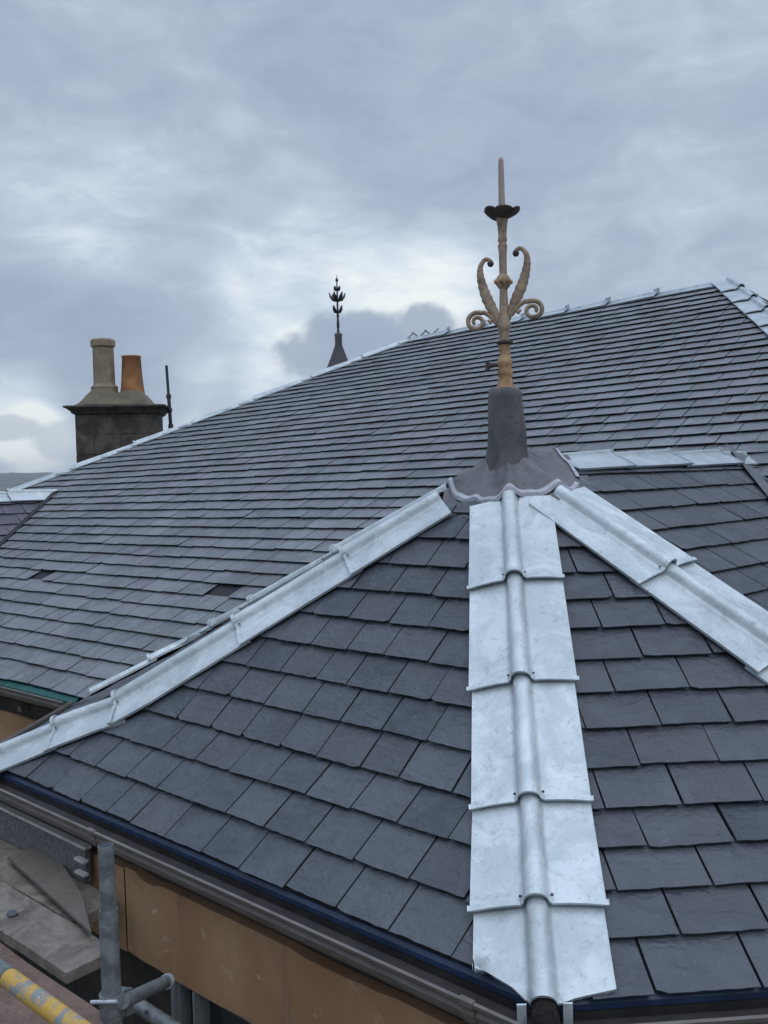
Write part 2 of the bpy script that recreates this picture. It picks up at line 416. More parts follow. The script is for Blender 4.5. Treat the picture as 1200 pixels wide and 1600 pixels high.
# left cant, seen edge-on
face(C0, C1, K0, K1, A, even(3, .02), ups(.16), .22, random.Random(5), .016, 0.)
# side face running back to the main roof
nS = nrm(D3, A - K3); gS = nS.cross(D3); gS = gS if gS.z > 0 else -gS
vd = nS.cross(nM).normalized(); vd = vd if vd.z < 0 else -vd      # valley direction, falling
to = lambda p: ((p - A).dot(D3), (p - A).dot(gS))
ptS = lambda x, t, h: A + D3 * x + gS * t + nS * h
Tk = to(K3)[1]
VK = J + vd * ((ZK - J.z) / vd.z); VE_ = J + vd * ((ZE - J.z) / vd.z)
bay.add([p - nS * .002 for p in (A, K3, VK, J)], [(0, 1, 2, 3)], 0)
tl = [-.186 - .163 * i for i in range(9)][::-1]; tl = [q for q in tl if q > Tk - .1] + [-.12]
slates(bay, ptS, tl, -3, 3, .235, [half(to(A), to(K3), to(J), .10), half(to(J + D3 * -.02), to(VK + D3 * -.02), to(K3))], rnd=random.Random(9), lift=.019)
nL_ = nrm(D3, C3 - K3); bay.add([p for p in (K3, C3, VE_, VK)], [(0, 1, 2, 3)], 0)
gl = nL_.cross(D3); gl = gl if gl.z > 0 else -gl
slates(bay, lambda x, t, h: C3 + D3 * x + gl * t + nL_ * h, [.0, .16, .32, .48], -2, 5, .24, [half((0, 0), ((K3 - C3).dot(D3), (K3 - C3).dot(gl)), (2, .2))], rnd=random.Random(2))
# hidden left side face, closed with plain boarding
bay.add([A, K0, C0, MP(.9, 0), MP(4.0, 3.0), J], [(0, 1, 4, 5), (1, 2, 3, 4)], 0)
bayo = bay.build('bay_roof', ['underlay', 'bay_slate', 'slate_edge_shade'], building)

# ---------------------------------------------------------------- zinc hip rolls
def frame(hd, nl, nr):
    fl = nl.cross(hd); fr = nr.cross(hd); up = (nl + nr).normalized()
    side = hd.cross(up).normalized()                          # toward the right looking down the hip
    if fl.dot(side) > 0: fl = -fl
    if fr.dot(side) < 0: fr = -fr
    return hd, fl.normalized(), fr.normalized(), nl, nr, up
def section_profile(F, w, raise_, rr=.030, wl=None, wr=None, lip=0., sl=0., sr=0., r0=.010, b0=.030):
    """points across the hip: left flange edge ... roll ... right flange edge; sl/sr shift flange ends along the hip"""
    hd, fl, fr, nl, nr, up = F
    side = hd.cross(up).normalized()
    wl = wl or w; wr = wr or w; pts = []
    hgt = lambda o: b0 + raise_ * (1 + .45 * math.sin(math.pi * min(1, o / w))) - .017 * (1 - min(1, (o - .035) / (w - .035)))
    for k in (1., .97, .66, .42):
        o = wl * k; pts.append(fl * o + nl * (hgt(o) + (.0025 if k > .98 else 0)) + hd * (sl * k))
    pts.append(fl * (rr + .012) + nl * hgt(rr + .012) + hd * sl * .15); pts.append(fl * (rr + .003) + nl * hgt(.035) + hd * sl * .1)
    c = up * (hgt(.035) + rr * .18)
    for i in range(9):
        a = math.pi * (1.03 - 1.06 * i / 8)
        pts.append(c + side * (math.cos(a) * rr) + up * (math.sin(a) * rr))
    pts.append(fr * (rr + .003) + nr * hgt(.035) + hd * sr * .1); pts.append(fr * (rr + .012) + nr * hgt(rr + .012) + hd * sr * .15)
    for k in (.42, .66, .97, 1.):
        o = wr * k; pts.append(fr * o + nr * (hgt(o) + (.0025 if k > .98 else 0)) + hd * (sr * k))
    return pts
def hip(path_pts, frames, joints, w, parent, name='hip_flashing', matn='zinc', rr=.030, endcut=(0, 0), startcut=(0, 0), th=.003, screws=True, wob=random.Random(4), lipw=.017, b0=.034):
    """path_pts polyline; frames per segment; joints = distances of section ends along it"""
    cum = [0.]
    for p, q in zip(path_pts, path_pts[1:]): cum.append(cum[-1] + (q - p).length)
    def at(s):
        for i in range(len(cum) - 1):
            if s <= cum[i + 1] + 1e-6 or i == len(cum) - 2:
                hd = (path_pts[i + 1] - path_pts[i]).normalized(); return path_pts[i] + hd * (s - cum[i]), frames[i]
    for j in range(len(joints) - 1):
        s0, s1 = joints[j], joints[j + 1]
        mb = MB(); last = j == len(joints) - 2; first = j == 0
        s0b = s0 - (0 if first else .05)
        samples = [s0b + (s1 - s0b) * k / 4 for k in range(5)] + [c for c in cum[1:-1] if s0b < c < s1]
        samples = sorted(samples)
        dw = wob.uniform(-.004, .004); da = wob.uniform(-.004, .004)
        top = []
        for s in samples:
            P, F = at(s); f = (s - s0b) / (s1 - s0b)
            for c in cum[1:-1]:
                if abs(s - c) < 1e-6:
                    Fa, Fb = frames[cum.index(c) - 1], frames[cum.index(c)]
                    F = tuple((x + y).normalized() for x, y in zip(Fa, Fb))
            ra = (.000 + .014 * f) if not last else .003 * f
            sl, sr = (endcut[0] * f ** 6, endcut[1] * f ** 6) if last else (0, 0)
            if first: sl += startcut[0] * (1 - f) ** 6; sr += startcut[1] * (1 - f) ** 6
            pr = section_profile(F, w + dw + .004 * f, ra + wob.uniform(-.0008, .0008), rr + .003 * f, sl=sl, sr=sr, b0=b0)
            top.append([P + q for q in pr])
        n = len(top[0])
        mb.rings(top, 0, False, True, closed=False)
        P, F = at(s1); hd, fl, fr, nl, nr, up = F
        # underside and turned edges
        dn = [[q - F[5] * th for q in r] for r in top]
        mb.rings([r[::-1] for r in dn], 0, False, True, closed=False)
        for r1, r2 in zip(top, top[1:]):
            for idx, nn_, sg in ((0, nl, 1), (n - 1, nr, 1)):
                mb.add([r1[idx], r2[idx], r2[idx] - nn_ * .012, r1[idx] - nn_ * .012], [(0, 1, 2, 3)], 0)
        # lower end: a folded lip standing proud of the next sheet
        if not last:
            sh = [[P + q for q in section_profile(F, w + dw + .010, .0185 * min(1, b0 / .028), rr + .0055, b0=b0)]]
            a_ = [q - hd * lipw for q in sh[0]]; b_ = [q for q in sh[0]]
            c_ = [q - F[5] * .008 for q in b_]; d_ = [q - F[5] * .006 for q in a_]
            mb.rings([d_, a_, b_, c_], 0, False, False, closed=False)
            mb.add([d_[0], a_[0], b_[0], c_[0], d_[-1], a_[-1], b_[-1], c_[-1]], [(0, 1, 2, 3), (4, 5, 6, 7)], 0)
            if screws:
                side = hd.cross(up).normalized()
                for sg in (-1, 1):
                    q = P - hd * (lipw + .004) + side * (sg * .044) + up * .036
                    mb.lathe(q, [(.0001, .006), (.004, .005), (.005, .0)], 8, 1)
        else:
            ed = top[-1]; mb.add(ed + [q - F[5] * .010 for q in ed], [(i, i + n, i + 1 + n, i + 1) for i in range(n - 1)], 0)
        mb.build(name, [matn, 'dark_steel'], parent)

def nface(P, Q, T): return nrm(Q - P, T - P)
nFu, nFl = nface(K1, K2, A), nface(C1, C2, K1)
nCu, nCl = nface(K2, K3, A), nface(C2, C3, K2)
nLu, nLl = nface(K0, K1, A), nface(C0, C1, K1)
hd_ = lambda p, q: (q - p).normalized()
# centre hip (left of it, looking down the hip, is the right cant)
def hipframes(pts, ns):
    out = []
    for (p, q), (n1, n2) in zip(zip(pts, pts[1:]), ns):
        out.append(frame(hd_(p, q), n1, n2))
    return out
pc = [A, K2, C2 + (C2 - K2).normalized() * .03]
# looking down the hip "right" side = hd x up ; find which normal belongs to it
def order(hd, na, nb):
    up = (na + nb).normalized(); side = hd.cross(up)
    return (nb, na) if na.dot(side) > nb.dot(side) else (na, nb)     # a face leaning to the right has its normal to the right
def HF(pts, pairs): return [frame(hd_(p, q), *order(hd_(p, q), *pr)) for (p, q), pr in zip(zip(pts, pts[1:]), pairs)]
ke = .19
hip(pc, HF(pc, [(nFu, nCu), (nFl, nCl)]), [.30, .84, 1.355, 1.83, 2.185, 2.455], .178, bayo, endcut=(-.045, -.125))
pl = [A, K1, C1 + (C1 - K1).normalized() * .03]
hip(pl, HF(pl, [(nFu, nLu), (nFl, nLl)]), [.36, .89, 1.49, 2.17, 2.50, 2.945], .172, bayo, endcut=(-.10, -.10))
pr = [A, K3, C3]
hip(pr, HF(pr, [(nCu, nS), (nCl, nL_)]), [.33, .955, 1.50, 2.05, 2.6], .178, bayo)
p0 = [A, K0, C0]
nQu = nface(A, K0, MP(3.5, 2.5)); nQl = nface(K0, C0, MP(.9, .3))
hip(p0, HF(p0, [(nLu, nQu), (nLl, nLl)]), [.35, 1.2, 1.95, 2.35, (K0 - A).length + .28, (K0 - A).length + (C0 - K0).length - .02], .10, bayo)
# ridge from the apex back to the main roof
nS2 = V((-nS.x, -nS.y, nS.z)); nS2 = (nS2 - D3 * nS2.dot(D3)).normalized()
pj = [A, J]
hip(pj[:], [frame(D3, *order(D3, nS, nS2))], [.36, .83, 1.39, 1.96, 2.27], .150, bayo, name='ridge_flashing', matn='ridge_zinc', rr=.011, screws=False, lipw=.010, b0=.026)

# lead saddle over the apex
hips = [(183.9 + 2, .75, 0), (269.9, .516, 0), (137.6, .596, 0), (310., .475, 0), (49., 0., 0)]
planes = [(nFu, A), (nCu, A), (nLu, A), (nS, A), (nS2, A)]
def roofz(x, y):
    return min(p.z - (n.x * (x - p.x) + n.y * (y - p.y)) / n.z for n, p in planes)
hipaz = [math.degrees(math.atan2((q - A).x, (q - A).y)) % 360 for q in (K2, K1, K3, K0, J)]
def saddle(rad, lift, hump, mi, mbx, r_in=.075, collar=True, a_from=0, a_to=360, steps=160):
    rings = []; nr_ = 9
    for i in range(nr_ + 1):
        f = i / nr_; ring = []
        for k in range(steps + (0 if a_to - a_from == 360 else 1)):
            az_ = a_from + (a_to - a_from) * k / steps
            dh = min(abs((az_ - h + 180) % 360 - 180) for h in hipaz)
            rr_ = r_in + (rad(az_) - r_in) * f
            d = U(az_); x, y = A.x + d.x * rr_, A.y + d.y * rr_
            hz = hump * math.exp(-(R(dh) * rr_ / .045) ** 2) * min(1, f * 1.6) * (.35 if abs(az_ - hipaz[4]) < 25 else 1)
            z = roofz(x, y) + lift + hz * .9 + (.040 * (1 - f) ** 3 if collar else 0)
            z += .0035 * math.sin(az_ * .31 + 3 * f) * math.sin(f * 5)
            ring.append(V((x, y, z)))
        rings.append(ring)
    full = a_to - a_from == 360
    mbx.rings(rings, mi, False, True, closed=full)
    return rings
def srad(az_):
    dh = [(abs((az_ - h + 180) % 360 - 180), h) for h in hipaz]; d, h = min(dh)
    tab = sorted([(hipaz[0], .265), (hipaz[1], .275), (hipaz[2], .30), (hipaz[3], .30), (hipaz[4], .37), (227, .225), (161, .25), (95, .33), (0, .30), (360, .30)])
    for (a0, r0), (a1, r1) in zip(tab, tab[1:]):
        if a0 <= az_ % 360 <= a1:
            f = (az_ % 360 - a0) / max(1e-6, a1 - a0); return r0 + (r1 - r0) * f
    return .3
sd_ = MB(); rg = saddle(srad, .026, .046, 0, sd_)
sad = sd_.build('lead_saddle', ['lead'], bayo)
lipm = MB()                                                    # white folded edging of the saddle
outer = rg[-1]; inner = rg[-2]
o1 = []; 
for k, (p, q) in enumerate(zip(outer, inner)):
    d = (p - q).normalized(); up = V((0, 0, 1))
    o1.append([p - d * .016 + up * .010, p + d * .004 + up * .011, p + d * .006 - up * .006, p - d * .012 - up * .004])
n_ = len(o1); vs = [q for r in o1 for q in r]
lipm.add(vs, [(4 * k + i, 4 * ((k + 1) % n_) + i, 4 * ((k + 1) % n_) + (i + 1) % 4, 4 * k + (i + 1) % 4) for k in range(n_) for i in range(4)
              if not (25 < (k * 360 / n_) < 42 or 88 < k * 360 / n_ < 100 or 200 < k * 360 / n_ < 0)], 0)
lipm.build('edging_strip', ['edging'], bayo)
ap = MB()
saddle(lambda a: srad(a) + .075 - .05 * math.exp(-(min(abs((a - h + 180) % 360 - 180) for h in hipaz[:3]) / 10.) ** 2), 0.014, .026, 0, ap, r_in=.10, collar=False)
ap.build('lead_apron', ['lead'], bayo)
# lead sleeve that carries the finial
sl = MB()
sc_ = A + V((0, 0, 0)); prof = [(.112, -.06), (.102, .0), (.096, .03), (.092, .06), (.088, .13), (.083, .22), (.079, .29), (.074, .314), (.062, .327), (.040, .332)]
sl.lathe(sc_, prof, 28)
for k, v_ in enumerate(sl.v):                                  # hand-dressed dents
    a = math.atan2(v_.y - A.y, v_.x - A.x); s_ = 1 + .035 * math.sin(3 * a + v_.z * 14) + .02 * math.sin(7 * a - v_.z * 20)
    sl.v[k] = V((A.x + (v_.x - A.x) * s_, A.y + (v_.y - A.y) * s_, v_.z))
sl.build('lead_sleeve', ['dark_lead'], bayo)

# valley lead and its dark throat beside the bay ridge
vl = MB()
wv = [(-.26, .012), (-.10, .010), (0, .006), (.05, .02)]
side_h = nS.cross(vd).normalized(); side_h = side_h if side_h.dot(D3) > 0 else -side_h
mside = nM.cross(vd).normalized(); mside = mside if mside.dot(Mx) > 0 else -mside
for s0, s1 in ((.0, .95), (.90, 1.9)):
    q0, q1 = J + vd * s0, J + vd * s1
    wdt = .16
    vl.add([q0 - side_h * wdt + nS * .030, q0 + nS * .010, q0 + mside * .50 + nM * .040, q1 - side_h * wdt + nS * .034, q1 + nS * .012, q1 + mside * .50 + nM * .044], [(0, 1, 4, 3), (1, 2, 5, 4)], 0, True)
vl.build('valley_flashing', ['valley_lead'], building)

# ---------------------------------------------------------------- eaves membranes
def strip(mb, path, prof): mb.profile(path, prof)
mem = MB()
eav = [C3 + D3 * 3., C3, C2, C1, C0]                          # travelling this way, outward is on the right-hand side?
def outward_sign(path):
    d = (path[1] - path[0]); o = V((d.y, -d.x, 0)); return 1 if o.dot(path[0] - A) > 0 else -1
if outward_sign(eav) < 0: eav = eav[::-1]
mem.profile([p for p in eav], [(-.02, .002), (.001, -.001), (.011, -.012), (.013, -.027), (.009, -.027), (.007, -.014), (-.002, -.006), (-.02, -.006)])
mem.build('eaves_membrane', ['blue_membrane'], bayo)
fb = MB(); fb.profile(eav, [(-.03, -.02), (.010, -.03), (.012, -.10), (-.03, -.11)]); fb.build('fascia', ['gutter_dark'], building)

# ---------------------------------------------------------------- gutters
def gutter(path, name, parent, collars=()):
    mb = MB()
    pr = [(.026, -.062), (.026, -.067), (.034, -.074), (.060, -.088), (.087, -.083), (.103, -.064), (.109, -.046), (.104, -.035), (.108, -.026), (.116, -.022), (.118, -.011), (.108, -.009),
          (.102, -.018), (.096, -.048), (.080, -.072), (.058, -.078), (.040, -.070), (.032, -.062)]
    mb.profile(path, pr)
    mb.profile(path, [(.0955, -.026), (.091, -.048), (.076, -.068), (.058, -.073), (.040, -.063), (.020, -.048), (.024, -.048), (.042, -.056), (.058, -.064), (.074, -.058), (.086, -.044), (.0925, -.026)], 1)
    o = mb.build(name, ['gutter_iron', 'gutter_dark'], parent)
    return o
gut = gutter(eav, 'gutter', building)
pa = lambda s: C1 + E1d * s
oF = V((E1d.y, -E1d.x, 0)); oF = oF if oF.dot(C1 - A) > 0 else -oF
for s in (2.95, 1.15):
    cmb_ = MB(); cmb_.profile([pa(s - .022), pa(s + .022)] if outward_sign([pa(0), pa(1)]) > 0 else [pa(s + .022), pa(s - .022)],
        [(.026, -.060), (.034, -.078), (.060, -.091), (.090, -.086), (.107, -.066), (.113, -.046), (.109, -.034), (.113, -.027), (.121, -.022), (.122, -.007), (.104, -.006), (.088, -.080), (.060, -.086), (.036, -.073)])
    cmb_.build('joint_collar', ['gutter_iron'], gut)

# ---------------------------------------------------------------- walls of the bay
wl = MB()
zt, zb = -1.50, -1.885
def off(path, d):
    q = []; pth = [V(p) for p in path]
    for i, p in enumerate(pth):
        def od(a, b): dd = (b - a); dd.z = 0; dd.normalize(); return V((dd.y, -dd.x, 0))
        if i == 0: o = od(pth[0], pth[1])
        elif i == len(pth) - 1: o = od(pth[-2], pth[-1])
        else: o1, o2 = od(pth[i - 1], p), od(p, pth[i + 1]); o = (o1 + o2) / (1 + o1.dot(o2))
        q.append(p + o * d)
    return q
# frieze with rough upper and lower edges
rn = random.Random(12)
fz = MB()
wp = off(eav, -.012)
idx2 = [i for i, p in enumerate(eav) if (p - C2).length < .01][0]
idx1 = [i for i, p in enumerate(eav) if (p - C1).length < .01][0]
def rough_band(mb, a, b, zt, zb, depth, n, amp, mi=0, out=None):
    d = (b - a); L_ = d.length; d.normalize()
    o = out
    top = []; lowp = []
    ta = tb = 0
    for i in range(n + 1):
        if i % 2 == 0: ta = rn.uniform(-amp, amp) if rn.random() < .5 else ta
        tb = tb * .6 + rn.uniform(-amp, amp) * .3
        p = a + d * (L_ * i / n)
        top.append(V((p.x, p.y, zt + ta))); lowp.append(V((p.x, p.y, zb + tb)))
    for i in range(n):
        mb.add([top[i], top[i + 1], lowp[i + 1], lowp[i], top[i] - o * depth, top[i + 1] - o * depth, lowp[i + 1] - o * depth, lowp[i] - o * depth],
               [(0, 3, 2, 1), (0, 1, 5, 4), (3, 7, 6, 2)], mi)
def outn(a, b):
    d = b - a; o = V((d.y, -d.x, 0)).normalized(); return o if o.dot((a + b) / 2 - A) > 0 else -o
_j0 = wp[idx1] + E1d * 1.165; _j1 = wp[idx1] + E1d * 1.173
rough_band(fz, wp[idx1], _j0, -1.556, -1.89, .06, 14, .010, 0, outn(C1, C2))
rough_band(fz, _j1, wp[idx2], -1.556, -1.89, .06, 30, .014, 0, outn(C1, C2))
oth = [i for i, p in enumerate(eav) if (p - C0).length < .01][0]
rough_band(fz, wp[idx1], wp[oth], -1.515, -1.89, .06, 18, .008, 0, outn(C1, C0))
rough_band(fz, wp[idx2], wp[[i for i, p in enumerate(eav) if (p - C3).length < .01][0]], -1.515, -1.89, .06, 30, .008, 0, outn(C2, C3))
fz.build('frieze_band', ['tan_stone'], building, label='tan rendered band with ragged edges below the bay gutter')
# soffit and wall behind / below
wl.profile(off(eav, -.085), [(0, -1.6 + 1.35), (.10, -.10), (.10, -.13), (0, -.145), (0, -6.6), (-.25, -6.6), (-.25, -.10)], 0)
wl.build('wall', ['dark_stone'], building)
# window below the frieze
wn_o = outn(C1, C2)
def wpt(s, d, z): p = C1 + E1d * s + wn_o * d; return V((p.x, p.y, z))
win = MB()
zc_ = V((0, 0, 1))
for s, hw in ((1.47, .030), (1.60, .018), (2.05, .02), (2.62, .03)):
    win.box(wpt(s, -.055, -2.55), E1d, wn_o, zc_, hw, .028, .65)
    win.box(wpt(s + .004, -.024, -2.55), E1d, wn_o, zc_, hw * .35, .012, .65)
win.box(wpt(2.05, -.080, -1.925), E1d, wn_o, zc_, .60, .010, .022)
win.box(wpt(2.05, -.056, -3.2), E1d, wn_o, zc_, .60, .024, .03)
wo = win.build('window', ['pvc_grey'], building)
pn = MB(); pn.box(wpt(2.05, -.078, -2.55), E1d, wn_o, zc_, .58, .004, .64); pn.build('pane', ['window_glass'], wo)
sillm = MB(); sillm.box(wpt(2.05, .0, -3.27), E1d, wn_o, zc_, .68, .08, .04); sillm.build('sill', ['tan_stone'], wo)

# dark plug and white tabs at the foot of the centre hip
hdc = (C2 - K2).normalized(); upc = (nFl + nCl).normalized()
pg = MB(); q = C2 + hdc * .012
pg.tube([q - hdc * .05 + upc * .010, q + hdc * .005 + upc * .010, q + hdc * .030 - upc * .006, q + hdc * .042 - upc * .05], [.022, .030, .036, .032], 14)
for k in range(90):
    a = rn.uniform(0, 6.28); r_ = rn.uniform(.005, .036); sd2 = hdc.cross(upc)
    b0 = q + hdc * .03 + sd2 * (math.cos(a) * r_) + upc * (math.sin(a) * r_ * .7 + .004); tip = b0 + hdc * rn.uniform(.01, .03) - V((0, 0, rn.uniform(.01, .04)))
    pg.tube([b0, tip], [.0022, .0006], 4, smooth=False)
pg.build('comb_filler', ['foam'], bayo)
for sgn in (-1, 1):
    tb_ = MB(); sd2 = hdc.cross(upc).normalized()
    c = q + sd2 * (sgn * .058) - V((0, 0, .028)) + hdc * .012
    tb_.box(c, sd2, hdc, V((0, 0, 1)), .012, .002, .042); tb_.build('fixing_tab', ['zinc'], bayo)

# ---------------------------------------------------------------- main roof
mr = MB()
TL, TR, AL, AR = 6.603, 7.050, -.793, 3.01
ridge_t = lambda a: TL + (TR - TL) * (a - AL) / (AR - AL)
NC = 44; TREF = 7.033
mp = lambda a, t: (a, t * (ridge_t(a) / TREF) ** (min(1., .35 + t / 9.)))
HLp = (-4.131, 2.736); HRp = (3.93, 5.40)
mid = (1.5, 2.)
hpM = [half((AL, TL), (AR, TR), mid, .05), half((AL, TL), HLp, mid, .06), half((AR, TR), HRp, mid, .14), (-6., 0, 1, 0)]
e1n = nface(A, K1, K2)
def skipM(a, t, j):
    a_, t_ = mp(a, t)
    for (x, y) in ((-1.14, 1.19), (1.04, 1.20)):
        if abs(a_ - x) < j / 2 and abs(t_ - y) < .080: return True
    p = MP(a_, t_)
    if p.z > roofz(p.x, p.y) + .3 or True:
        # under the bay roof, well inside its footprint: never seen
        if a_ > 1.6 and t_ < 1.0: return True
        if p.z < roofz(p.x, p.y) - .25 and a_ < 4.9 and a_ > 1.4: return True
    return False
gaugeM = TREF / NC
slates(mr, MP, [(-.03 if i == 0 else 0) + gaugeM * i for i in range(NC + 1)], -6, 7.2, .232, hpM, lift=.025, thick=.0045, mp=mp, skip=skipM, jit=.0035, wvar=.22, sub=3, rnd=random.Random(21), gap=(.003, .010))
HLe = (HLp[0] - (AL - HLp[0]) * .75, HLp[1] - (TL - HLp[1]) * .75)
HRe = (AR + (HRp[0] - AR) * 4.2, TR - (TR - HRp[1]) * 4.2)
mr.add([MP(*p, -.003) for p in ((-6.7, 0), (HRe[0], 0), HRe, (AR, TR), (AL, TL), HLe)], [tuple(range(6))], 0)
# far slope and right-hand slope of the same roof, so that it is closed
RLv, RRv, HLv, HRv = MP(AL, TL), MP(AR, TR), MP(*HLe), MP(*HRe)
back = -U(219) * 6.0
mr.add([RLv, RRv, RRv + back + V((0, 0, -3.1)), RLv + back + V((0, 0, -3.0))], [(0, 1, 2, 3)], 0)
mr.add([RLv, HLv, RLv + back + V((-3, -3, -3.0))], [(0, 1, 2)], 0)
mr.add([RRv, HRv, HRv + V((6, 2.5, -1.2)), RRv + back + V((0, 0, -3.1))], [(0, 1, 2, 3)], 0)
main = mr.build('main_roof', ['underlay', 'main_slate', 'slate_edge_shade'], building)
nB = nrm(Mx, V((0, 0, 0)) + back + V((0, 0, -3.)))
# ridge
pm = [RLv - nM * .012, RRv - nM * .012]; hdm = hd_(*pm)
nB2 = V((-nM.x, -nM.y, nM.z)); nB2 = (nB2 - hdm * nB2.dot(hdm)).normalized()
rjo = [0.0, .58, 1.07, 1.56, 2.10, 2.57, 3.10, 3.69]
hip(pm, [frame(hdm, *order(hdm, nM, nB2))], rjo, .135, main, name='ridge_flashing', matn='ridge_zinc', rr=.018, screws=False, lipw=.012, b0=.036)
for s in rjo[1:-1]:                                             # upstanding welts of the ridge sheets
    c = MB(); p = pm[0] + hdm * s
    up = (nM + nB2).normalized(); sd2 = hdm.cross(up)
    c.box(p + up * .052 + sd2 * .02, (hdm * .8 + sd2 * .6).normalized(), sd2, up, .05, .006, .028)
    c.build('ridge_clip', ['ridge_zinc'], main)
for k in range(5):                                              # loose offcuts at the left end of the ridge
    c = MB(); p = pm[0] + hdm * (.02 + .09 * k); up = V((0, 0, 1)); dd = (hdm + up * (.6 + .2 * (k % 2))).normalized() if k % 2 == 0 else (hdm * .6 - up * .5).normalized()
    c.box(p + up * .060, dd, hdm.cross(up).normalized(), dd.cross(hdm.cross(up)).normalized(), .065, .012, .006)
    c.build('ridge_clip', ['dark_lead' if k % 2 else 'ridge_zinc'], main)
# left hip of the main roof
ph = [RLv - nM * .012, HLv - nM * .012]; hdh = hd_(*ph)
nHx = (U(299) * .42 + V((0, 0, .88))); nHx = (nHx - hdh * nHx.dot(hdh)).normalized()
hjo = [0, .62, 1.3, 2.05, 2.85, 3.6, 4.35, 5.15, 6.0, 7.0, 8.0]; hjo = [q for q in hjo if q < (ph[1] - ph[0]).length]
hip(ph, [frame(hdh, *order(hdh, nM, nHx))], hjo, .15, main, name='hip_flashing', matn='zinc', rr=.018, screws=False, lipw=.012, b0=.034)
# right hip of the main roof
pq = [RRv - nM * .012, HRv - nM * .012]; hdq = hd_(*pq)
nHr = (U(110) * .50 + V((0, 0, .86))); nHr = (nHr - hdq * nHr.dot(hdq)).normalized()
hip(pq, [frame(hdq, *order(hdq, nM, nHr))], [-.06, .42, .86, 1.3, 1.75, 2.2, 2.65, 3.1, 3.6, 4.1], .165, main, name='hip_flashing', matn='ridge_zinc', rr=.026, screws=False, lipw=.016, b0=.044)
# eaves of the main roof
me_ = [E0 + Mx * -4.5, E0 + Mx * 1.0]
if V(((me_[1] - me_[0]).y, -(me_[1] - me_[0]).x, 0)).dot(V((0, -1, 0))) < 0: me_ = me_[::-1]
t_ = MB(); t_.profile(me_, [(-.02, .004), (.024, -.010), (.050, -.036), (.052, -.075), (.047, -.075), (.044, -.040), (.018, -.018), (-.02, -.004)])
t_.build('eaves_membrane', ['teal_membrane'], main)
g2 = gutter(off(me_, .02), 'gutter', building)
mw = MB(); mw.profile(off(me_, -.02), [(-.02, -.14), (.0, -.16), (.0, -.21), (-.02, -.22), (-.02, -6.6), (-.3, -6.6), (-.3, -.10), (.02, -.10), (.02, -.13)], 0)
mw.build('wall', ['dark_stone'], building)
mf = MB(); oM = outn(E0, E1)
rough_band(mf, E0 + Mx * -4.5 + oM * -.01, E0 + Mx * .98 + oM * -.01, -1.60, -2.4, .02, 50, .006, 0, oM)
mf.build('frieze_band', ['tan_stone'], building)
for k in range(5):
    bb = MB(); bb.box(E0 + Mx * (.75 - .42 * k) + oM * .02 + V((0, 0, -.17)), Mx, oM, zc_, .02, .03, .018); bb.build('gutter_bracket', ['gutter_iron'], building)

# ---------------------------------------------------------------- neighbouring slope at the left, with its valley
V0, V1 = V((-3.709, 10.045, -.147)), V((-3.863, 8.978, -.618))
vdir = (V1 - V0).normalized(); Pn = -D3                       # ridge runs out toward the left foreground
nA = nrm(Pn, vdir); ga = nA.cross(Pn); ga = ga if ga.z > 0 else -ga
sr_ = MB(); VEn = V0 + vdir * ((ZE - V0.z) / vdir.z)
toA = lambda p: ((p - V0).dot(Pn), (p - V0).dot(ga))
sr_.add([V0 - nA * .003, V0 + Pn * 6 - nA * .003, V0 + Pn * 6 + (VEn - V0) - nA * .003, VEn - nA * .003], [(0, 1, 2, 3)], 0)
ln = -toA(VEn)[1]
n_c = int(ln / .17)
slates(sr_, lambda x, t, h: V0 + Pn * x + ga * t + nA * h, [-ln + ln * i / n_c for i in range(n_c + 1)], -3, 6, .23, [half((0, 0), toA(VEn), (3, -.2)), (0, -.02, 0, -1)], lift=.022, rnd=random.Random(31), sub=2, jit=.004)
nA2 = V((-nA.x, -nA.y, nA.z)); nA2 = (nA2 - Pn * nA2.dot(Pn)).normalized()
gb = nA2.cross(Pn); gb = gb if gb.z < 0 else -gb
sr_.add([V0, V0 + Pn * 6, V0 + Pn * 6 + gb * 2.4, V0 + gb * 2.4 + Pn * -.5], [(0, 1, 2, 3)], 0)
side_roof = sr_.build('side_roof', ['underlay', 'annex_slate', 'slate_edge_shade'], building, label='purple grey slate slope beyond the valley at the far left')
hip([V0 + D3 * .25, V0 + Pn * 6], [frame(Pn, *order(Pn, nA, nA2))], [0.05, .75, 1.45, 2.2, 3.0, 4.0, 5.0], .16, side_roof, name='ridge_flashing', matn='zinc', rr=.026, screws=False)
vm = MB(); sdv = nM.cross(vdir).normalized(); sdv = sdv if sdv.dot(Mx) > 0 else -sdv
vm.add([V0 + nM * .028 + sdv * .02, V0 + nM * .028 + sdv * .10, VEn + nM * .028 + sdv * .10, VEn + nM * .028 + sdv * .02], [(0, 1, 2, 3)], 0)
vm.build('valley_flashing', ['underlay'], building)

# ---------------------------------------------------------------- finial on the bay
FO = A + V((0, 0, .33))
fin_ = empty('finial', FO, 'tall tan iron finial with scroll arms and a spike on the bay roof apex', 'finial')
def fz_(y): return (745.0 - y) / 333.0 + 0.0                  # height above eye level of a picture row, at the finial
zf = lambda y: A.z + (717 - y) / 333.0 * .979
def flathe(name, prof, matn, seg=16, **k):
    mb = MB(); mb.lathe(V((A.x, A.y, 0)), [(r, z) for r, z in prof], seg, **k); return mb.build(name, [matn], fin_)
flathe('base_socket', [(.045, zf(612)), (.043, zf(603)), (.036, zf(598)), (.034, zf(592)), (.030, zf(588)), (.034, zf(585)), (.036, zf(580)), (.030, zf(575)), (.030, zf(572)), (.036, zf(568)), (.034, zf(560)), (.026, zf(556)),
                        (.024, zf(545)), (.028, zf(541)), (.028, zf(538)), (.023, zf(536))], 'iron_gold')
